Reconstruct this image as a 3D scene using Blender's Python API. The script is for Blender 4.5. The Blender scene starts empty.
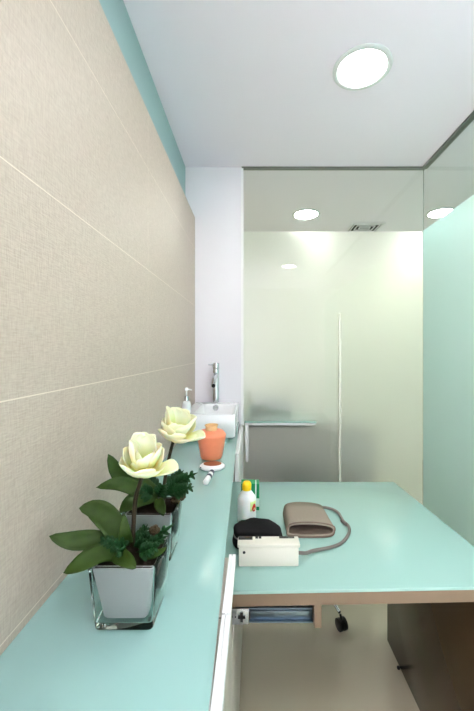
import bpy, bmesh, math, random
from mathutils import Vector, Matrix
random.seed(7)
C = bpy.context.scene.collection
PI = math.pi
HC, F, VX, VY = 1.371, 350.0, 254.0, 351.0     # eye height, focal length (px), vanishing point

def W(px, py, Y):
    """world point at depth Y whose sight line passes the photo point (px, py)"""
    return Vector(((px - VX) / F * Y, Y, HC - (py - VY) / F * Y))

def lin(c):
    c = c / 255.0
    return c / 12.92 if c <= 0.04045 else ((c + 0.055) / 1.055) ** 2.4
def rgb(r, g, b): return (lin(r), lin(g), lin(b), 1.0)

# ------------------------------------------------------------------ materials
def mat(name, color, rough=0.5, spec=0.5, metal=0.0, coat=0.0, bump=None, var=None, trans=0.0, ior=1.45, sss=0.0):
    m = bpy.data.materials.new(name); m.use_nodes = True
    nt = m.node_tree; b = nt.nodes['Principled BSDF']
    b.inputs['Base Color'].default_value = color
    b.inputs['Roughness'].default_value = rough
    b.inputs['Specular IOR Level'].default_value = spec
    b.inputs['Metallic'].default_value = metal
    b.inputs['Coat Weight'].default_value = coat
    b.inputs['Coat Roughness'].default_value = 0.05
    b.inputs['Transmission Weight'].default_value = trans
    b.inputs['IOR'].default_value = ior
    if sss:
        b.inputs['Subsurface Weight'].default_value = sss
        b.inputs['Subsurface Scale'].default_value = 0.01
    if bump or var:
        tc = nt.nodes.new('ShaderNodeTexCoord')
    if var:      # (scale, amount): soft colour variation of the material itself
        n = nt.nodes.new('ShaderNodeTexNoise'); n.inputs['Scale'].default_value = var[0]; n.inputs['Detail'].default_value = 4
        nt.links.new(tc.outputs['Object'], n.inputs['Vector'])
        mx = nt.nodes.new('ShaderNodeMix'); mx.data_type = 'RGBA'
        mx.inputs[6].default_value = tuple(max(0, c * (1 - var[1])) for c in color[:3]) + (1,)
        mx.inputs[7].default_value = tuple(min(1, c * (1 + var[1])) for c in color[:3]) + (1,)
        nt.links.new(n.outputs['Fac'], mx.inputs[0]); nt.links.new(mx.outputs[2], b.inputs['Base Color'])
    if bump:     # (scale, strength)
        n2 = nt.nodes.new('ShaderNodeTexNoise'); n2.inputs['Scale'].default_value = bump[0]; n2.inputs['Detail'].default_value = 3
        nt.links.new(tc.outputs['Object'], n2.inputs['Vector'])
        bp = nt.nodes.new('ShaderNodeBump'); bp.inputs['Strength'].default_value = bump[1]; bp.inputs['Distance'].default_value = 0.002
        nt.links.new(n2.outputs['Fac'], bp.inputs['Height']); nt.links.new(bp.outputs['Normal'], b.inputs['Normal'])
    return m

def emis(name, color, strength):
    m = bpy.data.materials.new(name); m.use_nodes = True
    nt = m.node_tree; nt.nodes.clear()
    e = nt.nodes.new('ShaderNodeEmission'); e.inputs[0].default_value = color; e.inputs[1].default_value = strength
    o = nt.nodes.new('ShaderNodeOutputMaterial'); nt.links.new(e.outputs[0], o.inputs[0])
    return m

def clear_glass(name, tint, ior=1.45):
    m = bpy.data.materials.new(name); m.use_nodes = True
    nt = m.node_tree; nt.nodes.clear()
    t = nt.nodes.new('ShaderNodeBsdfTransparent'); t.inputs[0].default_value = tint
    g = nt.nodes.new('ShaderNodeBsdfGlossy'); g.inputs['Roughness'].default_value = 0.0
    f = nt.nodes.new('ShaderNodeFresnel')
    ge = nt.nodes.new('ShaderNodeNewGeometry'); mr = nt.nodes.new('ShaderNodeMapRange')      # thin sheet: same reflectance from both sides
    mr.inputs[3].default_value = ior; mr.inputs[4].default_value = 1.0 / ior
    nt.links.new(ge.outputs['Backfacing'], mr.inputs[0]); nt.links.new(mr.outputs[0], f.inputs[0])
    mx = nt.nodes.new('ShaderNodeMixShader'); o = nt.nodes.new('ShaderNodeOutputMaterial')
    nt.links.new(f.outputs[0], mx.inputs[0]); nt.links.new(t.outputs[0], mx.inputs[1]); nt.links.new(g.outputs[0], mx.inputs[2])
    nt.links.new(mx.outputs[0], o.inputs[0])
    return m

def frosted(name, tint, rough, milk, milk_col):
    """etched film: rough transmission plus a milky scattering share"""
    m = bpy.data.materials.new(name); m.use_nodes = True
    nt = m.node_tree; nt.nodes.clear()
    r = nt.nodes.new('ShaderNodeBsdfRefraction'); r.inputs['Color'].default_value = tint
    r.inputs['Roughness'].default_value = rough; r.inputs['IOR'].default_value = 1.3
    t = nt.nodes.new('ShaderNodeBsdfTranslucent'); t.inputs[0].default_value = milk_col
    d = nt.nodes.new('ShaderNodeBsdfDiffuse'); d.inputs[0].default_value = milk_col
    a = nt.nodes.new('ShaderNodeMixShader'); a.inputs[0].default_value = 0.5
    nt.links.new(t.outputs[0], a.inputs[1]); nt.links.new(d.outputs[0], a.inputs[2])
    mx = nt.nodes.new('ShaderNodeMixShader'); mx.inputs[0].default_value = milk
    nt.links.new(r.outputs[0], mx.inputs[1]); nt.links.new(a.outputs[0], mx.inputs[2])
    o = nt.nodes.new('ShaderNodeOutputMaterial'); nt.links.new(mx.outputs[0], o.inputs[0])
    return m

def weave_tile():
    m = mat('woven_beige_tile', rgb(204, 191, 173), 0.42, 0.45)
    nt = m.node_tree; b = nt.nodes['Principled BSDF']
    tc = nt.nodes.new('ShaderNodeTexCoord')
    def noise(scale, sx, sy, sz, detail):
        mp = nt.nodes.new('ShaderNodeMapping'); mp.inputs['Scale'].default_value = (sx, sy, sz)
        nt.links.new(tc.outputs['Object'], mp.inputs[0])
        n = nt.nodes.new('ShaderNodeTexNoise'); n.inputs['Scale'].default_value = scale; n.inputs['Detail'].default_value = detail
        nt.links.new(mp.outputs[0], n.inputs['Vector']); return n
    n1 = noise(240, 1, 0.22, 1.6, 2); n2 = noise(240, 1, 1.6, 0.22, 2)
    mx = nt.nodes.new('ShaderNodeMath'); mx.operation = 'ADD'
    nt.links.new(n1.outputs['Fac'], mx.inputs[0]); nt.links.new(n2.outputs['Fac'], mx.inputs[1])
    rp = nt.nodes.new('ShaderNodeMapRange'); rp.inputs[1].default_value = 0.7; rp.inputs[2].default_value = 1.3
    nt.links.new(mx.outputs[0], rp.inputs[0])
    cm = nt.nodes.new('ShaderNodeMix'); cm.data_type = 'RGBA'
    cm.inputs[6].default_value = rgb(180, 165, 151); cm.inputs[7].default_value = rgb(197, 183, 169)
    nt.links.new(rp.outputs[0], cm.inputs[0]); nt.links.new(cm.outputs[2], b.inputs['Base Color'])
    bp = nt.nodes.new('ShaderNodeBump'); bp.inputs['Strength'].default_value = 0.35; bp.inputs['Distance'].default_value = 0.0015
    nt.links.new(rp.outputs[0], bp.inputs['Height']); nt.links.new(bp.outputs['Normal'], b.inputs['Normal'])
    return m

def petal_mat():
    m = mat('cream_petal', rgb(246, 240, 200), 0.6, 0.25, sss=0.35)
    nt = m.node_tree; b = nt.nodes['Principled BSDF']
    uv = nt.nodes.new('ShaderNodeUVMap'); sp = nt.nodes.new('ShaderNodeSeparateXYZ')
    nt.links.new(uv.outputs[0], sp.inputs[0])
    cr = nt.nodes.new('ShaderNodeValToRGB')
    cr.color_ramp.elements[0].position = 0.05; cr.color_ramp.elements[0].color = rgb(212, 206, 84)
    cr.color_ramp.elements[1].position = 0.75; cr.color_ramp.elements[1].color = rgb(240, 237, 200)
    e = cr.color_ramp.elements.new(0.4); e.color = rgb(236, 229, 146)
    nt.links.new(sp.outputs[0], cr.inputs[0]); nt.links.new(cr.outputs[0], b.inputs['Base Color'])
    return m

M = dict(
    tile=weave_tile(),
    grout=mat('pale_grout', rgb(226, 214, 200), 0.8, 0.2),
    teal_wall=mat('teal_paint', rgb(160, 188, 190), 0.6, 0.3),
    white_wall=mat('white_paint', rgb(236, 234, 238), 0.7, 0.3),
    cream_wall=mat('cream_paint', rgb(238, 234, 216), 0.7, 0.3),
    aqua_wall=mat('aqua_paint', rgb(150, 200, 188), 0.7, 0.3),
    ceiling=mat('ceiling_paint', rgb(246, 240, 250), 0.8, 0.2),
    floor=mat('polished_floor', rgb(188, 180, 156), 0.10, 0.6, var=(3.0, 0.06)),
    counter_glass=mat('aqua_back_painted_glass', rgb(146, 184, 178), 0.08, 0.5),
    desk_glass=mat('aqua_desk_glass', rgb(152, 188, 178), 0.10, 0.45),
    glass_edge=mat('pale_glass_edge', rgb(206, 232, 226), 0.2, 0.5),
    brown=mat('brown_laminate', rgb(122, 104, 84), 0.5, 0.4, var=(40, 0.05)),
    dark_brown=mat('dark_brown_gloss', rgb(66, 52, 34), 0.2, 0.4),
    white_laminate=mat('white_laminate', rgb(232, 232, 230), 0.35, 0.4),
    grey_laminate=mat('warm_grey_laminate', rgb(186, 180, 168), 0.4, 0.4),
    alu=mat('white_aluminium', rgb(244, 244, 244), 0.6, 0.3),
    alu_grey=mat('grey_aluminium', rgb(120, 124, 122), 0.4, 0.5, metal=0.6),
    steel=mat('zinc_steel', rgb(108, 124, 134), 0.3, 0.5, metal=1.0),
    bracket=mat('bright_zinc', rgb(158, 166, 172), 0.25, 0.5, metal=0.9),
    chrome=mat('chrome', rgb(215, 218, 222), 0.06, 0.5, metal=1.0),
    black=mat('black_plastic', rgb(24, 24, 26), 0.4, 0.5),
    ceramic=mat('white_ceramic', rgb(240, 242, 242), 0.08, 0.5, coat=0.3),
    pane=clear_glass('clear_glass', (0.965, 0.982, 0.972, 1)),
    film=frosted('frosted_film', (0.95, 0.97, 0.93, 1), 0.5, 0.4, (0.94, 0.93, 0.89, 1)),
    film_aqua=frosted('aqua_frosted_film', (0.66, 0.87, 0.86, 1), 0.5, 0.62, (0.84, 0.91, 0.87, 1)),
    trim=mat('light_trim_white', rgb(214, 218, 218), 0.4, 0.4),
    lamp=emis('lamp_glow', (1.0, 0.985, 0.95, 1), 42.0),
    vent_dark=mat('duct_black', rgb(20, 22, 22), 0.8, 0.2),
    planter_glass=mat('planter_glass', (0.93, 0.97, 0.95, 1), 0.0, 0.5, trans=1.0, ior=1.2),
    liner=mat('silver_liner', rgb(172, 174, 174), 0.4, 0.5),
    soil=mat('dark_soil', rgb(28, 21, 15), 0.95, 0.1, bump=(120, 1.0), var=(60, 0.5)),
    stem=mat('brown_green_stem', rgb(44, 36, 20), 0.6, 0.3),
    leaf=mat('olive_leaf', rgb(44, 66, 18), 0.55, 0.25, var=(70, 0.4)),
    frond=mat('dark_green_frond', rgb(14, 54, 20), 0.55, 0.25, var=(60, 0.3)),
    bud=mat('brown_bud', rgb(66, 56, 38), 0.8, 0.2, bump=(300, 0.8)),
    petal=petal_mat(),
    orange=mat('orange_ceramic', rgb(252, 150, 112), 0.32, 0.45, sss=0.15, var=(50, 0.06)),
    orange_rim=mat('amber_glass_rim', rgb(244, 206, 150), 0.15, 0.6),
    white_plastic=mat('white_plastic', rgb(238, 240, 240), 0.3, 0.5),
    brown_window=mat('brown_display', rgb(150, 92, 66), 0.2, 0.5),
    navy=mat('navy_plastic', rgb(34, 42, 78), 0.35, 0.5),
    ivory=mat('ivory_plastic', rgb(214, 211, 196), 0.4, 0.45),
    lcd=mat('dark_display', rgb(44, 46, 44), 0.2, 0.5),
    pouch=mat('black_fabric', rgb(26, 26, 27), 0.9, 0.2, bump=(160, 0.6), var=(80, 0.3)),
    piping=mat('grey_piping', rgb(108, 108, 106), 0.6, 0.4),
    cuff=mat('taupe_fabric', rgb(146, 136, 122), 0.9, 0.15, bump=(500, 0.35), var=(250, 0.1)),
    cuff_dark=mat('brown_lining', rgb(116, 102, 90), 0.9, 0.1),
    hose=mat('grey_rubber', rgb(116, 110, 104), 0.6, 0.3),
    bottle=mat('milky_plastic', rgb(226, 230, 226), 0.35, 0.4, sss=0.3),
    yellow=mat('yellow_plastic', rgb(248, 206, 18), 0.4, 0.45),
    red=mat('red_print', rgb(190, 48, 36), 0.5, 0.3),
    lime=mat('lime_print', rgb(206, 226, 150), 0.5, 0.3),
    green=mat('green_card', rgb(20, 140, 86), 0.5, 0.35),
    mint=mat('mint_card', rgb(206, 232, 220), 0.5, 0.35),
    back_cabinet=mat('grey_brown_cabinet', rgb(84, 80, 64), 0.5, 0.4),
    device=mat('blue_grey_device', rgb(78, 118, 116), 0.5, 0.4),
    cream_bar=mat('cream_enamel', rgb(216, 218, 202), 0.5, 0.4),
    seat=mat('black_vinyl', rgb(30, 30, 32), 0.45, 0.4),
)

# ------------------------------------------------------------------ geometry helpers
def BM(): 
    bm = bmesh.new(); bm.loops.layers.uv.new('UVMap'); return bm

def box(bm, x0, x1, y0, y1, z0, z1, bev=0.0, seg=2, rot=0.0, pivot=None):
    t = bmesh.new()
    bmesh.ops.create_cube(t, size=1.0)
    for v in t.verts:
        v.co = Vector(((x0 + x1) / 2 + v.co.x * (x1 - x0), (y0 + y1) / 2 + v.co.y * (y1 - y0), (z0 + z1) / 2 + v.co.z * (z1 - z0)))
    if bev > 0:
        bmesh.ops.bevel(t, geom=list(t.edges), offset=bev, segments=seg, profile=0.5, affect='EDGES', clamp_overlap=True)
    if rot:
        p = Vector(pivot if pivot else ((x0 + x1) / 2, (y0 + y1) / 2, 0))
        bmesh.ops.rotate(t, verts=t.verts, cent=p, matrix=Matrix.Rotation(rot, 3, 'Z'))
    merge(bm, t)

def merge(bm, t):
    mp = {}
    for v in t.verts: mp[v] = bm.verts.new(v.co)
    for f in t.faces:
        try: bm.faces.new([mp[v] for v in f.verts])
        except ValueError: pass
    t.free()

def prism(bm, poly, z0, z1, bev=0.0):
    t = bmesh.new()
    lo = [t.verts.new((x, y, z0)) for x, y in poly]; hi = [t.verts.new((x, y, z1)) for x, y in poly]
    n = len(poly)
    t.faces.new(lo[::-1]); t.faces.new(hi)
    for i in range(n): t.faces.new((lo[i], lo[(i + 1) % n], hi[(i + 1) % n], hi[i]))
    if bev: bmesh.ops.bevel(t, geom=list(t.edges), offset=bev, segments=2, profile=0.5, affect='EDGES')
    merge(bm, t)

def loft(bm, rings, cap0=True, cap1=True, closed=False):
    """rings: lists of points, all of one length, each a closed loop"""
    vs = [[bm.verts.new(p) for p in r] for r in rings]
    n = len(rings[0]); k = len(vs)
    for i in range(k if closed else k - 1):
        a, b = vs[i], vs[(i + 1) % k]
        for j in range(n):
            bm.faces.new((a[j], a[(j + 1) % n], b[(j + 1) % n], b[j]))
    if not closed:
        if cap0: bm.faces.new(vs[0][::-1])
        if cap1: bm.faces.new(vs[-1])

def lathe(bm, prof, c, seg=40, cap0=True, cap1=True):
    loft(bm, [[(c[0] + r * math.cos(2 * PI * j / seg), c[1] + r * math.sin(2 * PI * j / seg), c[2] + z) for j in range(seg)] for r, z in prof], cap0, cap1)

def smooth_path(pts, n=8):
    P = [Vector(p) for p in pts]; out = []
    for i in range(len(P) - 1):
        p0 = P[i - 1] if i else P[i] * 2 - P[i + 1]
        p1, p2 = P[i], P[i + 1]
        p3 = P[i + 2] if i + 2 < len(P) else P[i + 1] * 2 - P[i]
        for k in range(n):
            t = k / n
            out.append(0.5 * ((2 * p1) + (p2 - p0) * t + (2 * p0 - 5 * p1 + 4 * p2 - p3) * t * t + (3 * p1 - p0 - 3 * p2 + p3) * t ** 3))
    out.append(P[-1]); return out

def tube(bm, pts, r0, r1=None, seg=12, cap=True):
    P = [Vector(p) for p in pts]; r1 = r0 if r1 is None else r1
    rings = []; up = Vector((0, 0, 1)); last = None
    for i, p in enumerate(P):
        t = (P[min(i + 1, len(P) - 1)] - P[max(i - 1, 0)]).normalized()
        if last is None:
            a = t.cross(up if abs(t.z) < 0.9 else Vector((1, 0, 0))).normalized()
        else:
            a = (last - t * last.dot(t)).normalized()
        last = a; b = t.cross(a); r = r0 + (r1 - r0) * i / max(1, len(P) - 1)
        rings.append([p + a * (r * math.cos(2 * PI * j / seg)) + b * (r * math.sin(2 * PI * j / seg)) for j in range(seg)])
    loft(bm, rings, cap, cap)

def rrect(x0, x1, y0, y1, z, r, n=5):
    out = []
    for cx, cy, a0 in ((x1 - r, y1 - r, 0), (x0 + r, y1 - r, PI / 2), (x0 + r, y0 + r, PI), (x1 - r, y0 + r, 1.5 * PI)):
        for k in range(n + 1):
            a = a0 + PI / 2 * k / n
            out.append((cx + r * math.cos(a), cy + r * math.sin(a), z))
    return out

def grid(bm, f, nu, nv):
    uvl = bm.loops.layers.uv.verify()
    vs = [[bm.verts.new(f(i / nu, j / nv)) for j in range(nv + 1)] for i in range(nu + 1)]
    for i in range(nu):
        for j in range(nv):
            fc = bm.faces.new((vs[i][j], vs[i + 1][j], vs[i + 1][j + 1], vs[i][j + 1]))
            for l, (u, v) in zip(fc.loops, ((i, j), (i + 1, j), (i + 1, j + 1), (i, j + 1))):
                l[uvl].uv = (u / nu, v / nv)

WLOC = {}
def obj(name, bm, m, parent=None, smooth=True, label=None, cat=None, group=None, kind=None, solid=0.0, sub=0, base=None, angle=40):
    bmesh.ops.recalc_face_normals(bm, faces=bm.faces)
    org = Vector(WLOC[parent.name]) if parent is not None else Vector(base if base is not None else (0, 0, 0))
    for v in bm.verts: v.co -= org
    if smooth:
        for f in bm.faces: f.smooth = True
        for e in bm.edges:
            if len(e.link_faces) == 2 and e.calc_face_angle(0) > math.radians(angle): e.smooth = False
    me = bpy.data.meshes.new(name); bm.to_mesh(me); bm.free()
    me.materials.append(m)
    o = bpy.data.objects.new(name, me); C.objects.link(o)
    if parent is not None: o.parent = parent
    else: o.location = org
    WLOC[o.name] = tuple(org)
    if solid:
        md = o.modifiers.new('thickness', 'SOLIDIFY'); md.thickness = solid; md.offset = 0
    if sub:
        md = o.modifiers.new('smooth', 'SUBSURF'); md.levels = sub; md.render_levels = sub
    if label: o['label'] = label
    if cat: o['category'] = cat
    if group: o['group'] = group
    if kind: o['kind'] = kind
    return o

def thing(name, label, cat, loc, group=None):
    o = bpy.data.objects.new(name, None); C.objects.link(o); o.location = loc
    o.empty_display_size = 0.05
    WLOC[o.name] = tuple(loc)
    o['label'] = label; o['category'] = cat
    if group: o['group'] = group
    return o

def struct(name, bm, m, parent=None, smooth=False, label=None):
    return obj(name, bm, m, parent, smooth, label=label, kind='structure')

def simple_box(*a, **k):
    bm = BM(); box(bm, *a, **k); return bm

# ------------------------------------------------------------------ room
XL, XT, XG, YB, ZC = -0.457, -0.393, 1.13, 2.33, 2.596     # teal wall, tile face, side glass, back plane, ceiling
ZF = HC + 0.80                                               # upper edge of the frosted film
XO, YO, YN = 2.7, 4.4, -2.2                                  # far side wall, far back wall, wall behind the viewer
struct('floor', simple_box(XL - 0.1, XO + 0.1, YN - 0.1, YO + 0.1, -0.1, 0), M['floor'])
struct('ceiling', simple_box(XL - 0.1, XO + 0.1, YN - 0.1, YO + 0.1, ZC, ZC + 0.1), M['ceiling'])
bm = BM()
box(bm, XL - 0.1, XL, -0.40, YB, 0, ZC); box(bm, XL - 0.1, XL, YN, YN + 0.10, 0, ZC)
box(bm, XL - 0.1, XL, YN + 0.10, -0.40, 0, 0.30); box(bm, XL - 0.1, XL, YN + 0.10, -0.40, 2.50, ZC)
struct('wall_left', bm, M['teal_wall'])
# tile cladding
zt = HC + 0.888
gr = struct('wall_left_cladding', simple_box(XL, XT - 0.0001, -0.35, YB, 0, zt), M['grout'])
bm = BM()
zs = [0, 0.158, 0.536, 0.914, 1.292, 1.672, 2.048, zt]
ys = [-0.35, -0.225, 0.535, 1.30, 2.065, YB]
for i in range(len(zs) - 1):
    for j in range(len(ys) - 1):
        g = 0.0011
        box(bm, XT - 0.004, XT, ys[j] + (g if j else 0), ys[j + 1] - (g if j < len(ys) - 2 else 0), zs[i] + g, zs[i + 1] - (g if i < len(zs) - 2 else 0))
struct('wall_left_tiles', bm, M['tile'], gr)
struct('wall_back', simple_box(XL - 0.1, -0.082, YB, YB + 0.1, 0, ZC), M['white_wall'])
struct('wall_far', simple_box(XL - 0.1, XO + 0.1, YO, YO + 0.1, 0, ZC), M['cream_wall'])
struct('wall_far_left', simple_box(XL - 0.1, XL, YB + 0.1, YO, 0, ZC), M['cream_wall'])
struct('wall_far_right', simple_box(XO, XO + 0.1, YN, YO, 0, ZC), M['aqua_wall'])
struct('wall_front', simple_box(XL - 0.1, XO + 0.1, YN - 0.1, YN, 0, ZC), M['white_wall'])
# unseen window added in the left wall behind the viewer to light the room
wy0, wy1, wz0, wz1 = YN + 0.10, -0.40, 0.30, 2.50
bm = BM()
for a in ((wy0, wy0 + 0.04, wz0, wz1), (wy1 - 0.04, wy1, wz0, wz1), (wy0 + .04, wy1 - .04, wz0, wz0 + .04), (wy0 + .04, wy1 - .04, wz1 - .04, wz1), ((wy0 + wy1) / 2 - .02, (wy0 + wy1) / 2 + .02, wz0 + .04, wz1 - .04)):
    box(bm, XL - 0.07, XL - 0.02, a[0], a[1], a[2], a[3])
w3 = struct('added_window', bm, M['alu'])
struct('added_window_pane', simple_box(XL - 0.048, XL - 0.042, wy0 + .04, wy1 - .04, wz0 + .04, wz1 - .04), M['pane'], w3)

# back glass partition: clear pane, frosted film on its far face, channels, edge profile
w1 = struct('window_1', simple_box(-0.08, XG, YB, YB + 0.010, 0.012, ZC - 0.012), M['pane'], label='clear glass back partition, frosted below')
struct('frosted_film', simple_box(-0.078, XG - 0.002, YB + 0.012, YB + 0.016, 0.014, ZF), M['film'], w1)
bm = BM(); box(bm, -0.082, XG + 0.012, YB - 0.006, YB + 0.020, ZC - 0.012, ZC); box(bm, -0.082, XG, YB - 0.006, YB + 0.020, 0, 0.012)
struct('channel', bm, M['alu_grey'], w1)
struct('edge_profile', simple_box(-0.086, -0.070, YB - 0.008, YB - 0.001, 0.0, ZC - 0.012), M['alu'], w1)
# side glass partition: film on the near face
w2 = struct('window_2', simple_box(XG, XG + 0.010, -0.9, YB + 0.010, 0.012, ZC - 0.016), M['pane'], label='clear glass side partition, aqua frosted below')
struct('frosted_film', simple_box(XG - 0.006, XG - 0.002, -0.9, YB - 0.002, 0.014, ZF), M['film_aqua'], w2)
bm = BM(); box(bm, XG - 0.012, XG + 0.020, -0.9, YB - 0.007, ZC - 0.016, ZC); box(bm, XG - 0.008, XG + 0.018, -0.9, YB - 0.007, 0, 0.012)
struct('channel', bm, M['alu_grey'], w2)
struct('corner_joint', simple_box(XG - 0.004, XG - 0.001, YB - 0.004, YB - 0.0005, 0.014, ZC - 0.013), M['alu_grey'], w2)

# ------------------------------------------------------------------ ceiling lights, vent
LG = 'recessed ceiling lights'
def ceiling_light(x, y, label):
    t = thing('ceiling_light', label, 'ceiling light', (x, y, ZC), LG)
    bm = BM()
    lathe(bm, [(0.101, -0.0005), (0.124, -0.0005), (0.125, -0.004), (0.121, -0.008), (0.108, -0.010), (0.102, -0.007), (0.101, -0.0005)], (x, y, ZC), 64, False, False)
    obj('trim_ring', bm, M['trim'], t)
    bm = BM(); lathe(bm, [(0.1005, -0.001), (0.1005, -0.004), (0.09, -0.0055)], (x, y, ZC), 64)
    obj('diffuser', bm, M['lamp'], t)
ceiling_light(0.467, 1.515, 'large round recessed ceiling light with pale ring directly above the desk')
ceiling_light(0.467, 3.13, 'added lamp standing in for a reflected light beyond the back glass partition, left of the air vent')  # added where the desk light is reflected; also lights the room beyond
ceiling_light(1.655, 3.10, 'added lamp standing in for a mirrored light beyond the side glass, half cut by its frosted edge')  # added in place of a light mirrored in both glass walls
ceiling_light(0.504, -0.38, 'round ceiling light showing only as small faint reflection in frosted back glass')

x0, x1, y0, y1 = 0.93, 1.255, 3.33, 3.60
t = thing('air_vent', 'white square ceiling air vent with black slots beyond the back glass', 'air vent', ((x0 + x1) / 2, (y0 + y1) / 2, ZC))
obj('duct', simple_box(x0 + 0.02, x1 - 0.02, y0 + 0.02, y1 - 0.02, ZC - 0.004, ZC - 0.001), M['vent_dark'], t, False)
bm = BM()
for k in range(4):
    d = k * 0.036; w = 0.024 if k == 0 else 0.007
    a0, a1, b0, b1 = x0 + d, x1 - d, y0 + d, y1 - d
    zl, zh = ZC - 0.012, ZC - 0.004
    box(bm, a0, a1, b0, b0 + w, zl, zh); box(bm, a0, a1, b1 - w, b1, zl, zh)
    box(bm, a0, a0 + w, b0 + w, b1 - w, zl, zh); box(bm, a1 - w, a1, b0 + w, b1 - w, zl, zh)
obj('grille', bm, M['white_wall'], t, False)

# ------------------------------------------------------------------ counter, cabinet
ZK = 0.901
t = thing('countertop', 'long narrow aqua glass countertop along the tiled wall', 'countertop', (-0.226, 1.0, ZK - 0.02))
def ctop(d): return [(XT + 0.001, -0.35), (-0.058 - d, -0.35), (-0.0600 - d, 0.50), (-0.100 - d, YB - 0.003), (XT + 0.001, YB - 0.003)]
bm = BM(); prism(bm, ctop(0), ZK - 0.010, ZK, 0.001); obj('glass_top', bm, M['counter_glass'], t)
bm = BM(); prism(bm, ctop(0.001), ZK - 0.020, ZK - 0.0105); obj('support_board', bm, M['white_laminate'], t, False)

t = thing('base_cabinet', 'white base cabinet under the aqua countertop', 'cabinet', (-0.226, 1.0, 0))
bm = BM()
box(bm, XT + 0.001, -0.072, -0.35, 1.672, 0.06, 0.640); box(bm, XT + 0.001, -0.093, 1.672, YB - 0.003, 0.06, 0.640)
box(bm, XT + 0.001, -0.072, -0.35, 0.846, 0.640, ZK - 0.0205)
box(bm, XT + 0.001, -0.150, 0.846, YB - 0.003, 0.640, ZK - 0.0205)
obj('carcass', bm, M['grey_laminate'], t, False)
obj('plinth', simple_box(XT + 0.001, -0.095, -0.35, YB - 0.003, 0.0, 0.06), M['grey_laminate'], t, False)
obj('end_panel', simple_box(-0.092, -0.072, 1.675, YB - 0.010, 0.0, 0.879, bev=0.001), M['white_laminate'], t)
for a, b in ((-0.35, 0.205), (0.209, 0.652), (0.656, 0.846)):
    d = obj('door', simple_box(-0.072, -0.0535, a, b, 0.065, 0.872, bev=0.001), M['grey_laminate'], t)
    bm = BM()
    box(bm, -0.0600, -0.0535, a, b, 0.8722, 0.8800, bev=0.0006); box(bm, -0.0518, -0.0445, a, b, 0.855, 0.8800, bev=0.0006)
    box(bm, -0.0535, -0.0517, a, b, 0.855, 0.8760)
    obj('handle_profile', bm, M['alu'], d, label='white aluminium grip channel')
for a, b in ((0.850, 1.20), (1.204, 1.672)):
    obj('door', simple_box(-0.072, -0.0535, a, b, 0.065, 0.635, bev=0.001), M['grey_laminate'], t)

# ------------------------------------------------------------------ desk
ZD = 0.75
quad = [(-0.140, 0.902), (0.712, 0.926), (0.664, 1.662), (-0.140, 1.662)]
t = thing('desk', 'pull-out desk with aqua glass top, brown frame and dark side panel', 'desk', (0.28, 1.28, 0))
bm = BM(); prism(bm, quad, ZD - 0.009, ZD, 0.0012); obj('glass_top', bm, M['desk_glass'], t)
ins = lambda d: [(-0.140, 0.902 + d), (0.712 - d, 0.926 + d), (0.664 - d, 1.662 - d), (-0.140, 1.662 - d)]
bm = BM(); prism(bm, ins(0.001), ZD - 0.041, ZD - 0.0095); obj('frame', bm, M['brown'], t, False)
obj('rail_block', simple_box(0.157, 0.176, 0.915, 0.975, ZD - 0.103, ZD - 0.0412, rot=0.02), M['brown'], t, False)
obj('side_panel', simple_box(0.630, 0.660, 0.965, 1.655, 0.004, ZD - 0.0412, bev=0.001), M['dark_brown'], t, label='dark brown glossy side panel')
bm = BM(); lathe(bm, [(0.006, 0.0), (0.007, 0.003), (0.007, 0.008), (0.004, 0.011)], (0.6235, 1.51, 0), 20); obj('foot', bm, M['black'], t)
ZR = ZD - 0.004
# telescopic slide
s = bm = BM()
box(bm, -0.050, 0.1565, 0.938, 0.941, ZR - 0.094, ZR - 0.060)
box(bm, -0.050, 0.1565, 0.928, 0.941, ZR - 0.0965, ZR - 0.093, bev=0.001); box(bm, -0.050, 0.1565, 0.928, 0.941, ZR - 0.060, ZR - 0.0565, bev=0.001)
box(bm, -0.020, 0.1565, 0.9345, 0.9375, ZR - 0.085, ZR - 0.069, bev=0.0008)
s = obj('slide_rail', bm, M['steel'], t, label='zinc steel telescopic slide rail')
bm = BM()
box(bm, -0.071, -0.013, 0.924, 0.928, ZR - 0.098, ZR - 0.055, bev=0.0012)
obj('bracket', bm, M['bracket'], s)
bm = BM()
box(bm, -0.036, -0.029, 0.9215, 0.9238, ZR - 0.090, ZR - 0.064); box(bm, -0.042, -0.023, 0.9215, 0.9238, ZR - 0.081, ZR - 0.073)
box(bm, -0.018, -0.010, 0.9245, 0.9275, ZR - 0.086, ZR - 0.066, bev=0.001)
for q in (-0.058, -0.049):
    box(bm, q - 0.0015, q + 0.0015, 0.9225, 0.9238, ZR - 0.0785, ZR - 0.0755)
obj('release_catch', bm, M['black'], s)

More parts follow.
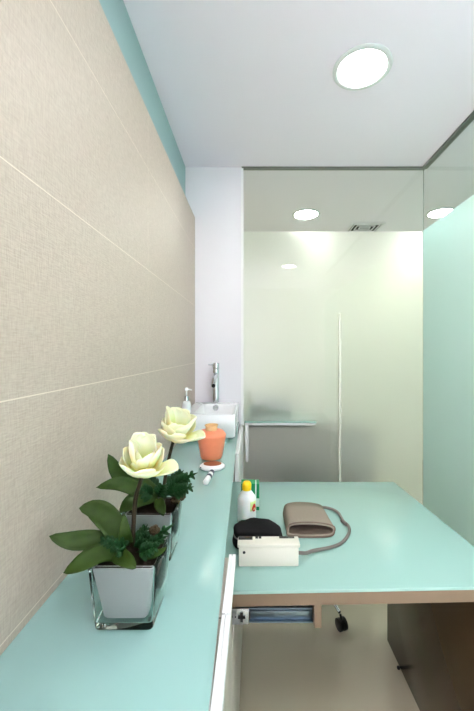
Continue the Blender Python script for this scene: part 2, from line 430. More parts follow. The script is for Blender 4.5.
# ------------------------------------------------------------------ stool behind the desk
cx, cy = 0.335, 1.975
t = thing('rolling_stool', 'low rolling stool behind the desk, one black caster in view', 'stool', (cx, cy, 0))
bm = BM(); lathe(bm, [(0.02, 0.41), (0.15, 0.415), (0.168, 0.43), (0.168, 0.46), (0.15, 0.475), (0.02, 0.478)], (cx, cy, 0), 40); obj('seat', bm, M['seat'], t)
bm = BM(); lathe(bm, [(0.026, 0.085), (0.026, 0.24), (0.016, 0.242), (0.016, 0.409)], (cx, cy, 0), 24); obj('gas_column', bm, M['chrome'], t)
for k in range(5):
    a = math.atan2(1.72 - cy, 0.43 - cx) + 2 * PI * k / 5
    dx, dy = math.cos(a), math.sin(a)
    bm = BM(); tube(bm, smooth_path([(cx + dx * 0.028, cy + dy * 0.028, 0.115), (cx + dx * 0.15, cy + dy * 0.15, 0.10), (cx + dx * 0.255, cy + dy * 0.255, 0.075)], 5), 0.013, 0.008, 10)
    obj('leg', bm, M['chrome'], t)
    bm = BM()
    ex, ey = cx + dx * 0.272, cy + dy * 0.272
    nx, ny = -dy, dx
    for sgn in (-1, 1):
        rings = []
        for off, rr in ((0.004, 0.023), (0.006, 0.029), (0.019, 0.029), (0.022, 0.023)):
            rings.append([(ex + nx * sgn * off + dx * rr * math.cos(q * PI / 10), ey + ny * sgn * off + dy * rr * math.cos(q * PI / 10), 0.0295 + rr * math.sin(q * PI / 10)) for q in range(20)])
        loft(bm, rings)
    tube(bm, [(ex, ey, 0.026), (ex, ey, 0.05), (ex - dx * 0.01, ey - dy * 0.01, 0.072)], 0.0055, None, 8)
    box(bm, ex - 0.011, ex + 0.011, ey - 0.011, ey + 0.011, 0.042, 0.054, bev=0.003)
    obj('caster', bm, M['black'], t)

# ------------------------------------------------------------------ basin, faucet, dispenser
bx0, bx1, by0, by1, bz0, bz1 = -0.388, -0.100, 1.868, YB - 0.006, ZK + 0.0005, ZK + 0.130
bm = BM()
ix0, ix1, iy0, iy1 = bx0 + 0.062, bx1 - 0.016, by0 + 0.016, by1 - 0.085
loft(bm, [rrect(bx0 + .012, bx1 - .012, by0 + .012, by1 - .004, bz0, 0.012), rrect(bx0 + .002, bx1 - .002, by0 + .002, by1 - .001, bz0 + .010, 0.012),
          rrect(bx0, bx1, by0, by1, bz1 - .004, 0.010), rrect(bx0 + .003, bx1 - .003, by0 + .003, by1 - .002, bz1, 0.010),
          rrect(ix0 - .003, ix1 + .003, iy0 - .003, iy1 + .003, bz1, 0.020), rrect(ix0, ix1, iy0, iy1, bz1 - .005, 0.020),
          rrect(ix0 + .015, ix1 - .006, iy0 + .006, iy1 - .012, bz0 + .040, 0.030), rrect(ix0 + .035, ix1 - .03, iy0 + .03, iy1 - .035, bz0 + .022, 0.03)])
t = thing('wash_basin', 'white rectangular ceramic wash basin at the far end of the countertop', 'wash basin', (-0.244, 2.1, ZK))
obj('bowl', bm, M['ceramic'], t, angle=50)
bm = BM()
oc = Vector(((215.5 - VX) / F * 2.225, iy1 - 0.004, ZK + 0.108))
loft(bm, [[(oc.x + r * math.cos(q * PI / 12), oc.y - d, oc.z + r * math.sin(q * PI / 12)) for q in range(24)] for r, d in ((0.019, -0.006), (0.019, 0.006), (0.016, 0.010), (0.006, 0.011))])
obj('overflow_cap', bm, M['chrome'], t)

fx, fy, fz = (216.0 - VX) / F * 2.285, 2.285, bz1 + 0.0005
t = thing('faucet', 'tall slim chrome basin faucet with top lever', 'faucet', (fx, fy, fz))
bm = BM(); lathe(bm, [(0.026, 0), (0.026, 0.004), (0.0215, 0.007), (0.0215, 0.215), (0.020, 0.219)], (fx, fy, fz), 32); obj('body', bm, M['chrome'], t)
bm = BM(); lathe(bm, [(0.0205, 0.2195), (0.022, 0.223), (0.022, 0.258), (0.019, 0.262)], (fx, fy, fz), 32)
tube(bm, [(fx - 0.018, fy, fz + 0.247), (fx - 0.050, fy - 0.004, fz + 0.252)], 0.0045, 0.0038, 10); obj('lever', bm, M['chrome'], t)
bm = BM(); tube(bm, smooth_path([(fx - 0.002, fy - 0.018, fz + 0.185), (fx - 0.002, fy - 0.07, fz + 0.165), (fx - 0.002, fy - 0.125, fz + 0.125)], 5), 0.017, 0.0155, 20)
sp = obj('spout', bm, M['chrome'], t)
bm = BM(); e0 = Vector((fx - 0.002, fy - 0.125, fz + 0.125)); dd = Vector((0, -0.055, -0.04)).normalized()
tube(bm, [e0 + dd * 0.0005, e0 + dd * 0.006], 0.012, 0.011, 16); obj('aerator', bm, M['black'], sp)

dx, dy, dz = (186.6 - VX) / F * 1.925, 1.925, bz1 + 0.0005
t = thing('soap_dispenser', 'small white soap dispenser with chrome collar on the basin corner', 'soap dispenser', (dx, dy, dz))
bm = BM(); lathe(bm, [(0.020, 0), (0.023, 0.003), (0.024, 0.045), (0.020, 0.060), (0.012, 0.066)], (dx, dy, dz), 28); obj('bottle', bm, M['white_plastic'], t)
bm = BM(); lathe(bm, [(0.0125, 0.0663), (0.0125, 0.088), (0.010, 0.092), (0.005, 0.093)], (dx, dy, dz), 24); obj('collar', bm, M['chrome'], t)
bm = BM(); lathe(bm, [(0.0045, 0.0932), (0.0045, 0.120), (0.009, 0.122), (0.009, 0.134), (0.006, 0.138)], (dx, dy, dz), 20)
tube(bm, [(dx + 0.004, dy - 0.002, dz + 0.129), (dx + 0.030, dy - 0.012, dz + 0.127)], 0.0045, 0.0035, 10); obj('pump', bm, M['white_plastic'], t)

# ------------------------------------------------------------------ orange vase, meter, pen
vx, vy, vz = (211.5 - VX) / F * 1.535, 1.535, ZK + 0.0005
t = thing('orange_jar', 'orange tapered jar with amber rim standing on the countertop before the basin', 'jar', (vx, vy, vz))
bm = BM()
lathe(bm, [(0.030, 0), (0.043, 0.002), (0.047, 0.010), (0.0565, 0.060), (0.0635, 0.098), (0.0640, 0.103), (0.0625, 0.107), (0.0530, 0.119), (0.0495, 0.1215), (0.030, 0.123)], (vx, vy, vz), 48); obj('body', bm, M['orange'], t)
bm = BM(); lathe(bm, [(0.025, 0.1232), (0.0255, 0.126), (0.026, 0.140), (0.030, 0.144), (0.028, 0.147), (0.023, 0.143), (0.022, 0.1232)], (vx, vy, vz), 40, False, False); obj('rim', bm, M['orange_rim'], t)

mx, my, mz = (212.3 - VX) / F * 1.405, 1.405, ZK + 0.0005
t = thing('glucose_meter', 'small white oval gadget with brown window lying before the orange jar', 'meter', (mx, my, mz))
def oval(a, b, z, n=36): return [(mx + a * math.cos(2 * PI * q / n), my + b * math.sin(2 * PI * q / n), mz + z) for q in range(n)]
bm = BM(); loft(bm, [oval(.044, .040, 0), oval(.050, .046, .004), oval(.050, .046, .010), oval(.045, .041, .0145), oval(.03, .028, .0155)]); obj('case', bm, M['white_plastic'], t)
bm = BM()
loft(bm, [[(x * 0.80 + mx * 0.20, (y - my) * 0.72 + my + 0.006, z + d) for x, y, z in oval(.045, .041, .0140)] for d in (0.0, 0.0028)]); obj('window', bm, M['brown_window'], t)
bm = BM(); box(bm, mx - 0.0445, mx - 0.040, my - 0.028, my - 0.023, mz + 0.007, mz + 0.0125, bev=0.001); obj('button', bm, M['navy'], t)

a = W(211.8, 473, 1); pa = Vector(((212.0 - VX) / F * 1.330, 1.330, ZK + 0.0112)); pb = Vector(((205.5 - VX) / F * 1.22, 1.22, ZK + 0.0112))
t = thing('lancing_pen', 'short white pen with dark blue bands lying on the countertop', 'pen', (pa + pb) / 2 - Vector((0, 0, 0.009)))
def seg_pt(u): return pb.lerp(pa, u)
bm = BM(); tube(bm, [seg_pt(0.0), seg_pt(0.02), seg_pt(0.06), seg_pt(0.40)], 0.0106, None, 16)
bmesh.ops.scale(bm, vec=(0.45, 1, 0.45), space=Matrix.Translation(-seg_pt(0)), verts=bm.verts[:16])
bmesh.ops.scale(bm, vec=(0.82, 1, 0.82), space=Matrix.Translation(-seg_pt(0.02)), verts=bm.verts[16:32]); obj('barrel', bm, M['white_plastic'], t)
bm = BM(); tube(bm, [seg_pt(0.405), seg_pt(0.56)], 0.0107, None, 16); obj('band', bm, M['navy'], t)
bm = BM(); tube(bm, [seg_pt(0.565), seg_pt(0.78)], 0.0098, None, 16); obj('barrel', bm, M['white_plastic'], t)
bm = BM(); tube(bm, [seg_pt(0.785), seg_pt(1.0)], 0.0102, 0.0090, 16); obj('cap', bm, M['navy'], t)

# ------------------------------------------------------------------ flowers in glass cubes
def leaf_mesh(bm, pts, width, hint, cup=0.25, wave=0.0, n=14, tipw=1.0):
    P = smooth_path(pts, 6); N = len(P) - 1
    hint = Vector(hint)
    def f(u, v):
        i = min(int(u * N), N - 1); q = P[i].lerp(P[i + 1], u * N - i)
        tg = (P[min(i + 1, N)] - P[max(i - 1, 0)]).normalized()
        side = tg.cross(hint).normalized(); nr = side.cross(tg).normalized()
        w = width * 0.5 * (0.10 + 0.9 * math.sin(PI * min(1, u ** 0.85)) ** 0.75) * (1 if u < 0.999 else 0.05)
        s = v * 2 - 1
        return q + side * (s * w) + nr * (cup * w * (s * s - 0.2) + wave * width * math.sin(u * 9 + s * 2) * abs(s))
    grid(bm, f, n, 6)

def frond_mesh(bm, pts, spread, hint, pairs=4):
    """divided leaf: narrow leaflets along a midrib"""
    P = smooth_path(pts, 6); N = len(P) - 1
    hint = Vector(hint)
    leaf_mesh(bm, pts, spread * 0.42, hint, 0.3, 0.0, 8)
    for k in range(pairs):
        u = 0.30 + 0.6 * k / pairs
        i = int(u * N); q = P[i]; tg = (P[min(i + 1, N)] - P[max(i - 1, 0)]).normalized(); side = tg.cross(hint).normalized()
        L = spread * (1.0 - 0.55 * k / pairs)
        for sg in (-1, 1):
            d = (tg * 0.8 + side * sg * 0.75).normalized()
            leaf_mesh(bm, [q, q + d * L * 0.5 + hint * 0.004, q + d * L - Vector((0, 0, L * 0.12))], L * 0.46, hint, 0.3, 0.0, 6)

def flower(bm, c, axis, size, spec, rnd):
    axis = axis.normalized()
    ex = axis.cross(Vector((0, 1, 0.01))).normalized(); ey = axis.cross(ex).normalized()
    for az, el0, curl, L, wd, cup in spec:
        az = math.radians(az); el0 = math.radians(el0); curl = math.radians(curl)
        rad = ex * math.cos(az) + ey * math.sin(az); side = axis.cross(rad)
        L *= size; wd *= size; ph = rnd.random() * 6
        K = 12; prof = [(0.0, 0.0)]
        for k in range(K):
            e = el0 + curl * (k + 0.5) / K
            prof.append((prof[-1][0] + math.cos(e) * L / K, prof[-1][1] + math.sin(e) * L / K))
        def f(u, v):
            i = min(int(u * K), K - 1); fr = u * K - i
            r = prof[i][0] * (1 - fr) + prof[i + 1][0] * fr; h = prof[i][1] * (1 - fr) + prof[i + 1][1] * fr
            e = el0 + curl * u; nr = axis * math.cos(e) - rad * math.sin(e)
            s = v * 2 - 1
            w = wd * 0.5 * (0.22 + 0.78 * math.sin(PI * (0.08 + 0.70 * u) ** 1.10)) * math.sqrt(max(0.0, 1 - max(0, (u - 0.72) / 0.30) ** 2))
            return c + rad * (0.004 + r) + axis * h + side * (s * w) + nr * (cup * w * s * s + 0.03 * size * math.sin(5 * u + ph + 2.5 * s) * u * abs(s))
        grid(bm, f, 14, 8)

def potted(label, group, cx, y0, leaves, fronds, stem_pts, fl_c, fl_axis, fl_size, spec, soil_tint, seed, buds):
    rnd = random.Random(seed)
    dpt, wb, wt, H = 0.096, 0.099, 0.114, 0.114
    cy = y0 + dpt / 2
    zb = ZK + 0.0005
    t = thing('potted_flower', label, 'potted flower', (cx, cy, zb), group)
    def rr(w, d, z, r): return rrect(cx - w / 2, cx + w / 2, cy - d / 2, cy + d / 2, zb + z, r, 4)
    bm = BM()
    sc = dpt / wb
    loft(bm, [rr(wb - .012, dpt - .012, 0, .006), rr(wb - .002, dpt - .002, .004, .008), rr(wb, dpt, .008, .008), rr(wt, wt * sc, H - .003, .006), rr(wt - .003, wt * sc - .003, H, .005),
              rr(wt - .008, wt * sc - .008, H, .004), rr(wb - .004, dpt - .004, .016, .006), rr(wb - .012, dpt - .012, .0145, .006)])
    obj('glass_cube', bm, M['planter_glass'], t, angle=60)
    bm = BM()
    loft(bm, [rr(wb - .030, dpt - .026, .0155, .006), rr(wb - .024, dpt - .022, .019, .006), rr(wt - .0105, wt * sc - .0105, H - .006, .005), rr(wt - .014, wt * sc - .014, H - .006, .004), rr(wt - .016, wt * sc - .016, H - .020, .004)])
    obj('liner', bm, M['liner'], t, angle=50)
    bm = BM()
    def fs(u, v):
        x = cx + (u - .5) * (wt - .016); y = cy + (v - .5) * (wt * sc - .016)
        return Vector((x, y, zb + H - .010 + 0.010 * math.sin(PI * u) * math.sin(PI * v) + rnd.uniform(-.003, .003)))
    grid(bm, fs, 14, 14)
    obj('soil', bm, M['soil'], t)
    bm = BM(); tube(bm, smooth_path(stem_pts, 6), 0.0045, 0.0038, 10); obj('stem', bm, M['stem'], t)
    bm = BM(); flower(bm, fl_c, fl_axis, fl_size, spec, rnd)
    fo = obj('flower', bm, M['petal'], t, solid=0.0008)
    bm = BM(); lathe(bm, [(0.003, -0.006), (0.007, -0.001), (0.006, 0.006), (0.002, 0.009)], fl_c, 14); obj('flower_base', bm, M['stem'], fo)
    for pts, w, hint, wave in leaves:
        bm = BM(); leaf_mesh(bm, pts, w, hint, 0.28, wave); obj('leaf', bm, M['leaf'], t, solid=0.0008)
    for pts, w, hint, pairs in fronds:
        bm = BM(); frond_mesh(bm, pts, w, hint, pairs); obj('frond', bm, M['frond'], t, solid=0.0006, label='dark green divided leaf')
    for p, r in buds:
        bm = BM()
        bmesh.ops.create_icosphere(bm, subdivisions=3, radius=r, matrix=Matrix.Translation(p) @ Matrix.Diagonal((1, 1, 0.85, 1)))
        for v in bm.verts: v.co += (v.co - p).normalized() * rnd.uniform(-.2, .2) * r
        obj('seed_head', bm, M['bud'], t)
    return t

FG = 'potted flowers on the countertop'
Y1 = 0.640
spec1 = [
    (90, 12, 52, .58, .66, .45), (140, 10, 46, .62, .62, .45), (42, 14, 56, .60, .62, .45), (182, 2, 30, .70, .56, .4), (355, 26, 62, .66, .50, .5), (225, 22, 50, .62, .6, .45), (315, 30, 55, .62, .6, .45), (270, 30, 55, .62, .6, .45),
    (10, 52, 42, .78, .40, .7), (320, 58, 34, .86, .46, .6), (285, 60, 32, .84, .52, .6), (240, 56, 36, .82, .54, .6), (195, 42, 46, .74, .48, .6),
    (160, 46, 50, .62, .50, .6), (75, 46, 66, .46, .46, .6), (120, 44, 64, .48, .48, .6), (30, 56, 52, .58, .40, .6)]
b1 = W(128, 548, Y1)
c1 = W(142.5, 474.5, 0.630)
hintA = (0.25, -0.75, 0.6)
leaves1 = [
    ([b1 + Vector((0, 0, -.008)), W(113, 525, .645), W(97, 510, .655), W(79, 508, .650)], 0.042, (0.35, -0.8, 0.45), 0.07),
    ([b1 + Vector((-.005, 0, -.008)), W(100, 541, .630), W(72, 541, .610), W(49, 536, .600)], 0.034, (0.1, -0.75, 0.65), 0.09),
    ([b1 + Vector((0, -.01, -.01)), W(105, 553, .605), W(84, 562, .580), W(63, 573, .570)], 0.036, (0.05, -0.6, 0.8), 0.04),
    ([b1 + Vector((0, .01, -.01)), W(125, 536, .622), W(124, 514, .628)], 0.022, (0.35, -0.9, 0.1), 0.05),
    ([b1 + Vector((0, -.02, -.005)), W(119, 556, .600), W(128, 562, .580), W(136, 568, .574)], 0.026, (0.0, -0.6, 0.8), 0.1),
    ([b1 + Vector((.012, -.01, -.01)), W(150, 556, .610), W(160, 552, .612), W(167, 547, .615)], 0.012, (0.1, -0.7, 0.7), 0.0),
]
fronds1 = [
    ([b1 + Vector((.005, 0, -.01)), W(148, 541, .640), W(160, 534, .640), W(175, 523, .640)], 0.024, hintA, 4),
    ([b1 + Vector((.005, -.012, -.01)), W(142, 552, .615), W(152, 548, .605), W(160, 545, .600)], 0.022, hintA, 4),
    ([b1 + Vector((-.004, -.01, -.01)), W(116, 548, .625), W(106, 542, .620), W(98, 543, .615)], 0.022, hintA, 4),
    ([b1 + Vector((0, .012, -.01)), W(140, 537, .670), W(148, 524, .680)], 0.022, hintA, 4),
    ([b1 + Vector((-.004, .012, -.01)), W(118, 537, .665), W(111, 530, .675)], 0.020, hintA, 3),
    ([b1 + Vector((.008, .004, -.01)), W(144, 546, .630), W(158, 540, .625), W(168, 536, .620)], 0.020, hintA, 4),
    ([b1 + Vector((.004, .0, -.01)), W(141, 545, .632), W(146, 530, .635)], 0.020, hintA, 4),
    ([b1 + Vector((-.006, -.004, -.008)), W(120, 544, .615), W(108, 548, .605)], 0.020, hintA, 4),
    ([b1 + Vector((0, -.02, -.006)), W(124, 553, .605), W(115, 551, .600)], 0.018, hintA, 3),
]
potted('nearest potted cream flower in a clear glass cube on the countertop', FG, -0.2185, 0.583, leaves1, fronds1,
       [W(131, 560, Y1), W(133, 535, Y1), W(135.5, 500, .635), W(142, 477, .630)], c1, Vector((0.10, -0.22, 1.0)), 0.090, spec1, None, 3,
       [(W(154.5, 530, .635), 0.009)])

Y2 = 0.835
b2 = W(160, 494, Y2)
c2 = W(173.5, 440, .820)
spec2 = [
    (90, 16, 44, .62, .66, .45), (135, 8, 38, .70, .64, .45), (175, 6, 30, .76, .58, .4), (45, 30, 56, .62, .60, .45), (350, 44, 48, .74, .50, .5), (225, 22, 44, .68, .6, .45), (315, 40, 46, .66, .6, .45), (270, 32, 50, .66, .6, .45),
    (0, 62, 20, .84, .40, .7), (310, 56, 34, .78, .52, .6), (280, 56, 36, .78, .60, .6), (240, 50, 38, .78, .62, .6), (195, 36, 44, .78, .58, .6),
    (155, 32, 48, .70, .56, .6), (110, 40, 56, .58, .56, .6), (65, 48, 56, .54, .46, .6)]
leaves2 = [
    ([b2, W(137, 482, .840), W(119, 474, .830), W(108, 454, .820)], 0.044, (0.35, -0.8, 0.45), 0.05),
    ([b2 + Vector((0, -.01, 0)), W(138, 490, .810), W(118, 484, .790), W(96, 487.5, .780)], 0.036, (0.1, -0.7, 0.7), 0.05),
    ([b2 + Vector((0, -.02, 0)), W(143, 498, .800), W(130, 503, .785), W(119, 513, .780)], 0.038, (0.1, -0.75, 0.6), 0.05),
    ([b2 + Vector((0, -.03, 0)), W(160, 505, .780), W(164, 516, .765)], 0.024, (0.0, -0.8, 0.6), 0.08),
]
fronds2 = [
    ([b2 + Vector((.006, 0, 0)), W(176, 484, .830), W(186, 478, .825), W(198, 472.5, .820)], 0.028, hintA, 5),
    ([b2 + Vector((.006, -.01, 0)), W(176, 492, .810), W(185, 489, .800), W(194, 486.5, .800)], 0.026, hintA, 5),
    ([b2 + Vector((.004, .01, 0)), W(174, 480, .860), W(184, 470, .870)], 0.028, hintA, 4),
    ([b2 + Vector((-.004, .01, 0)), W(152, 482, .860), W(148, 475, .865)], 0.026, hintA, 4),
    ([b2 + Vector((0, -.015, 0)), W(160, 492, .805), W(163, 484, .800)], 0.028, hintA, 4),
    ([b2 + Vector((-.004, -.015, 0)), W(148, 493, .805), W(142, 486, .800)], 0.028, hintA, 4),
    ([b2 + Vector((.004, .0, 0)), W(170, 488, .83), W(174, 474, .84)], 0.026, hintA, 4),
]
potted('second potted cream flower, between the nearest one and the orange jar', FG, -0.234, 0.772, leaves2, fronds2,
       [W(163, 502, Y2), W(164.5, 483, Y2), W(169, 458, .830), W(173, 442, .822)], c2, Vector((0.20, -0.20, 1.0)), 0.098, spec2, None, 5,
       [(W(181, 496, .83), 0.011), (W(175, 500, .82), 0.010)])

# ------------------------------------------------------------------ desk items
zd = ZD + 0.0005
t = thing('blood_pressure_monitor', 'ivory blood pressure monitor box on the desk before the black pouch', 'blood pressure monitor', (0.042, 1.03, zd))
piv = (0.042, 1.03, 0); rz = 0.010
bm = BM(); box(bm, -0.0440, 0.1285, 1.0065, 1.046, zd, zd + 0.0545, bev=0.003, rot=rz, pivot=piv); obj('body', bm, M['ivory'], t)
bm = BM(); box(bm, -0.0480, 0.1325, 1.0035, 1.050, zd + 0.0550, zd + 0.0655, bev=0.003, rot=rz, pivot=piv); lid = obj('lid', bm, M['ivory'], t)
bm = BM(); box(bm, -0.046, -0.004, 1.030, 1.047, zd + 0.0645, zd + 0.0668, bev=0.001, rot=rz, pivot=piv); obj('display', bm, M['lcd'], lid)
for q in (0.004, 0.014, 0.075):
    bm = BM(); box(bm, q, q + (0.008 if q < 0.05 else 0.045), 1.036, 1.047, zd + 0.0645, zd + 0.0664, bev=0.0006, rot=rz, pivot=piv)
    obj('button' if q < 0.05 else 'slot', bm, M['lcd'], lid)
bm = BM(); pc = Vector((-0.0285, 1.0066, zd + 0.0415))
loft(bm, [[(pc.x + 0.0042 * math.cos(q * PI / 8), pc.y + d, pc.z + 0.0042 * math.sin(q * PI / 8)) for q in range(16)] for d in (0.0, -0.0012)]); obj('socket', bm, M['black'], t)

# soft black pouch
px0, px1, py0, py1, ph_ = -0.063, 0.086, 1.078, 1.172, 0.066
bm = BM(); bmesh.ops.create_cube(bm, size=2.0)
bmesh.ops.subdivide_edges(bm, edges=bm.edges, cuts=11, use_grid_fill=True)
rnd = random.Random(11)
for v in bm.verts:
    d = v.co.copy(); n = (abs(d.x) ** 8 + abs(d.y) ** 4.5 + abs(d.z) ** 5.5) ** (1 / 4.8)
    q = d / max(n, 1e-6)
    wv = 0.05 * math.sin(3.1 * q.x + 2 * q.y) + 0.05 * math.sin(5 * q.x * q.y + 1.3) + 0.03 * math.sin(9 * q.x + 4 * q.z)
    q = q * (1 + wv)
    hz = 0.97 - 0.10 * q.x - 0.12 * max(0, q.x - 0.5)
    v.co = Vector(((px0 + px1) / 2 + q.x * (px1 - px0) / 2, (py0 + py1) / 2 + q.y * (py1 - py0) / 2, zd + ph_ / 2 * max(0, 1 + q.z * hz)))
zmin = min(v.co.z for v in bm.verts)
for v in bm.verts: v.co.z += zd - zmin
t = thing('pouch', 'soft black zipped pouch on the desk behind the ivory monitor', 'pouch', ((px0 + px1) / 2, (py0 + py1) / 2, zd))
obj('fabric_body', bm, M['pouch'], t, angle=180)
bm = BM(); pts = []
for k in range(33):
    a = -PI * 0.95 + PI * 1.05 * k / 32
    ca, sa = math.cos(a), math.sin(a)
    n = (abs(ca) ** 4.5 + abs(sa) ** 4.5) ** (1 / 4.5)
    pts.append(((px0 + px1) / 2 + ca / n * (px1 - px0) / 2 * 1.0, (py0 + py1) / 2 + sa / n * (py1 - py0) / 2 * 1.0, zd + 0.034 - 0.006 * ca))
tube(bm, pts, 0.0022, None, 8); obj('piping', bm, M['piping'], t)

# alcohol bottle
bx, by = (246.8 - VX) / F * 1.262, 1.262
t = thing('plastic_bottle', 'milky white plastic bottle with yellow cap on the desk', 'bottle', (bx, by, zd))
bm = BM(); lathe(bm, [(0.028, 0), (0.0325, 0.003), (0.0335, 0.008), (0.0335, 0.090), (0.031, 0.098), (0.020, 0.113), (0.0145, 0.119), (0.0145, 0.121)], (bx, by, zd), 40); obj('body', bm, M['bottle'], t)
bm = BM(); lathe(bm, [(0.0160, 0.1212), (0.0168, 0.138), (0.0160, 0.144), (0.0115, 0.150), (0.004, 0.151)], (bx, by, zd), 28); obj('cap', bm, M['yellow'], t)
def patch(a0, a1, z0, z1, r=0.0339, n=8, cut=None):
    bm = BM()
    def f(u, v):
        a = math.radians(a0 + (a1 - a0) * u); z = z0 + (z1 - z0) * v
        return Vector((bx + r * math.cos(a), by + r * math.sin(a), zd + z))
    grid(bm, f, n, 3); return bm
lb = obj('label', patch(-68, -18, 0.056, 0.088), M['lime'], t, solid=0.0003)
bm = BM(); 
for q in range(1):
    ring = []
    for s in range(24):
        a = 2 * PI * s / 24; rr_ = 1.0 if math.sin(a) < 0 else 1 - 0.25 * math.sin(a)
        aa = math.radians(-40 + 17 * math.cos(a) * (1 - 0.5 * max(0, math.sin(a)))); z = 0.066 + 0.014 * math.sin(a)
        ring.append((bx + 0.0344 * math.cos(aa), by + 0.0344 * math.sin(aa), zd + z))
    loft(bm, [ring, [(bx + (x - bx) * 1.012, by + (y - by) * 1.012, z) for x, y, z in ring]])
obj('drop_mark', bm, M['red'], lb, label='red drop mark')

# green and white carton
t = thing('carton', 'green and white carton on the desk behind the yellow-capped bottle', 'carton', (-0.016, 1.38, zd))
obj('body', simple_box(-0.050, 0.020, 1.355, 1.400, zd, zd + 0.106, bev=0.001), M['mint'], t)
bm = BM(); box(bm, -0.0503, 0.0045, 1.3545, 1.4005, zd + 0.054, zd + 0.1064); box(bm, 0.0095, 0.0203, 1.3545, 1.4005, zd + 0.050, zd + 0.1064)
obj('green_band', bm, M['green'], t, False)
bm = BM(); box(bm, 0.0075, 0.0203, 1.3545, 1.4005, zd + 0.004, zd + 0.018); obj('green_patch', bm, M['green'], t, False)

# arm cuff, flattened tube with its open end towards the viewer
t = thing('arm_cuff', 'folded taupe arm cuff with grey hose on the desk', 'arm cuff', (0.19, 1.24, zd))
def sect(w, h, n=48, dx=0.0, bulge=0.0):
    out = []
    for q in range(n):
        a = 2 * PI * q / n; ca, sa = math.cos(a), math.sin(a)
        k = (abs(ca) ** 4.5 + abs(sa) ** 4.5) ** (1 / 4.5)
        x = ca / k * w / 2; z = sa / k * h / 2
        z += bulge * math.cos(x / w * PI) * (1 if sa > 0 else 0.0)
        out.append((x + dx, z))
    return out
def cuff_ring(Y, w, h, cxx, inset):
    s = sect(w - 2 * inset, h - 2 * inset, bulge=0.004)
    tilt = -0.05
    return [(cxx + x + z * 0.35, Y + 0.02 * (z / h) , zd + h / 2 + z + tilt * x * (1 if z > 0 else 0)) for x, z in s]
ys_ = [1.172, 1.20, 1.235, 1.27, 1.312]
outer = [cuff_ring(Y, .158 - .012 * i / 4, (.034 + .002 * i), .191 - .002 * i, 0.0) for i, Y in enumerate(ys_)]
inner = [cuff_ring(Y, .158 - .012 * i / 4, (.034 + .002 * i), .191 - .002 * i, 0.006) for i, Y in enumerate(ys_)]
lo = min(p[2] for r in outer for p in r) - 0.003
outer = [[(x, y, z + zd - lo) for x, y, z in r] for r in outer]; inner = [[(x, y, z + zd - lo) for x, y, z in r] for r in inner]
bm = BM(); loft(bm, outer + inner[::-1], closed=True); cf = obj('fabric_sleeve', bm, M['cuff'], t, angle=180)
bm = BM(); ins2 = [cuff_ring(Y, .158 - .012 * i / 4, (.034 + .002 * i), .191 - .002 * i, 0.0064) for i, Y in enumerate(ys_)]
ins2 = [[(x, y, z + zd - lo) for x, y, z in r] for r in ins2]; loft(bm, ins2, False, True); obj('lining', bm, M['cuff_dark'], t, angle=180)
bm = BM(); rg = [Vector(p) + Vector((0, -0.001, 0)) for p in outer[0]]; tube(bm, rg + [rg[0]], 0.0022, None, 8, False); obj('hem', bm, M['cuff_dark'], t)
bm = BM()
def D(px, py, r=0.0055):
    h = HC - zd - r; Y = F * h / (py - VY); return Vector(((px - VX) / F * Y, Y, zd + r))
hp = [Vector((0.1300, 1.025, zd + 0.030)), D(306, 553, .018), D(314, 550.5, .008), D(330, 547.5), D(342, 542.5), D(349, 533), D(348.5, 526), D(344, 522), D(341.5, 518), D(338, 512.5), D(331, 508.8), D(322, 507.5, .009), Vector((0.235, 1.311, zd + 0.015))]
tube(bm, smooth_path(hp, 6), 0.0052, None, 12); ho = obj('hose', bm, M['hose'], t)
bm = BM(); tube(bm, [D(346.5, 524.5), D(342, 520.5)], 0.0068, 0.0066, 12); obj('connector', bm, M['hose'], ho)

# ------------------------------------------------------------------ beyond the back glass
t = thing('reception_counter', 'aqua topped white counter standing against the back glass, seen blurred', 'counter', (0.15, 2.55, 0))
obj('worktop', simple_box(-0.07, 0.415, YB + 0.024, 2.80, 0.880, 0.905, bev=0.001), M['counter_glass'], t)
obj('carcass', simple_box(-0.065, 0.405, YB + 0.11, 2.80, 0.0, 0.8795), M['back_cabinet'], t, False)
t = thing('low_cabinet', 'wide dark low cabinet far behind the back glass, seen blurred', 'cabinet', (0.5, 2.95, 0))
obj('carcass', simple_box(0.42, 0.90, 2.62, 3.15, 0.05, 0.74, bev=0.003), M['back_cabinet'], t)
obj('top', simple_box(0.41, 0.91, 2.61, 3.16, 0.7405, 0.765, bev=0.003), M['back_cabinet'], t)
obj('plinth', simple_box(0.44, 0.88, 2.64, 3.13, 0.0, 0.05), M['black'], t, False)
t = thing('desk_device', 'blue grey device on the counter behind the back glass, a soft blur', 'device', (0.08, 2.5, 0.9055))
obj('body', simple_box(-0.03, 0.27, 2.44, 2.64, 0.9055, 1.02, bev=0.02, seg=4), M['device'], t)
obj('top', simple_box(0.0, 0.14, 2.47, 2.60, 1.0205, 1.09, bev=0.015, seg=4), M['white_laminate'], t)
hx = (338 - VX) / F * 2.36
t = thing('door_pull', 'long thin vertical white pull bar on the frosted back glass', 'pull handle', (hx, YB - 0.02, 0.44))
bm = BM(); box(bm, hx - 0.009, hx + 0.009, YB - 0.022, YB - 0.010, 0.445, 1.62, bev=0.003); obj('bar', bm, M['cream_bar'], t)
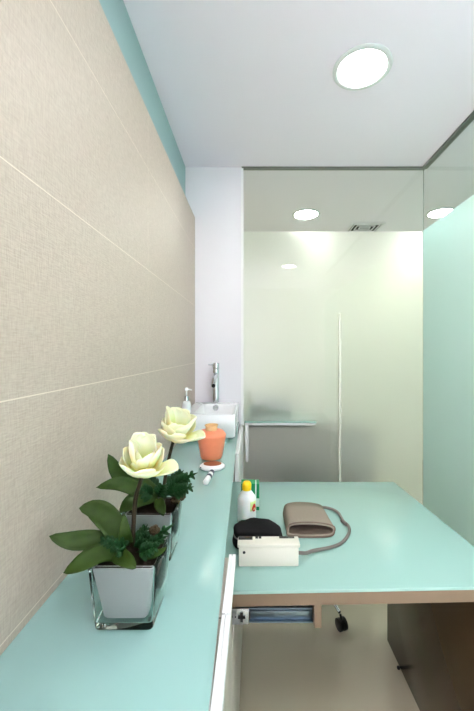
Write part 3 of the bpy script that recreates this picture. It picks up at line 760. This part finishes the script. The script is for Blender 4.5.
for z in (0.55, 1.52):
    obj('standoff', simple_box(hx - 0.008, hx + 0.008, YB - 0.0098, YB - 0.0005, z - 0.01, z + 0.01), M['chrome'], t, False)
t = thing('glass_bracket', 'slim white L-shaped rail fixed low across the back glass', 'rail', (0.16, YB - 0.015, 0.63))
bm = BM(); box(bm, -0.058, 0.405, YB - 0.020, YB - 0.0005, 0.880, 0.896, bev=0.001); obj('rail', bm, M['white_laminate'], t)
bm = BM(); box(bm, -0.062, 0.410, YB - 0.026, YB - 0.0005, 0.8962, 0.906, bev=0.001); obj('glass_strip', bm, M['desk_glass'], t)
bm = BM(); box(bm, -0.058, -0.036, YB - 0.020, YB - 0.0005, 0.640, 0.8795, bev=0.001); obj('upright', bm, M['white_laminate'], t)

# ------------------------------------------------------------------ light, camera
for lx, ly, e in ((0.75, 4.0, 1.0), (1.95, 3.95, 6), (1.95, 1.2, 10)):  # unseen fill lamps, added to brighten the rooms beyond the glass
    ld = bpy.data.lights.new('far_room_fill', 'AREA'); ld.shape = 'DISK'; ld.size = 0.21; ld.energy = e; ld.color = (1.0, 0.985, 0.94)
    lo_ = bpy.data.objects.new('far_room_fill', ld); C.objects.link(lo_); lo_.location = (lx, ly, ZC - 0.006)

w = bpy.data.worlds.new('daylight'); bpy.context.scene.world = w; w.use_nodes = True
w.node_tree.nodes['Background'].inputs[0].default_value = (0.985, 0.915, 1.02, 1)
w.node_tree.nodes['Background'].inputs[1].default_value = 8.5

cam = bpy.data.cameras.new('camera'); co = bpy.data.objects.new('camera', cam); C.objects.link(co)
co.location = (0, 0, HC); co.rotation_euler = (PI / 2, 0, 0)
cam.sensor_fit = 'AUTO'; cam.sensor_width = 36.0; cam.lens = F / 711 * 36.0
cam.shift_x = -(VX - 237.0) / 711.0; cam.shift_y = (VY - 355.5) / 711.0
cam.clip_start = 0.02
S = bpy.context.scene
S.camera = co
S.view_settings.view_transform = 'Standard'
try: S.view_settings.look = 'None'
except Exception: pass
S.view_settings.gamma = 1.0; S.view_settings.use_curve_mapping = False
S.view_settings.exposure = 1.15
S.cycles.use_denoising = True
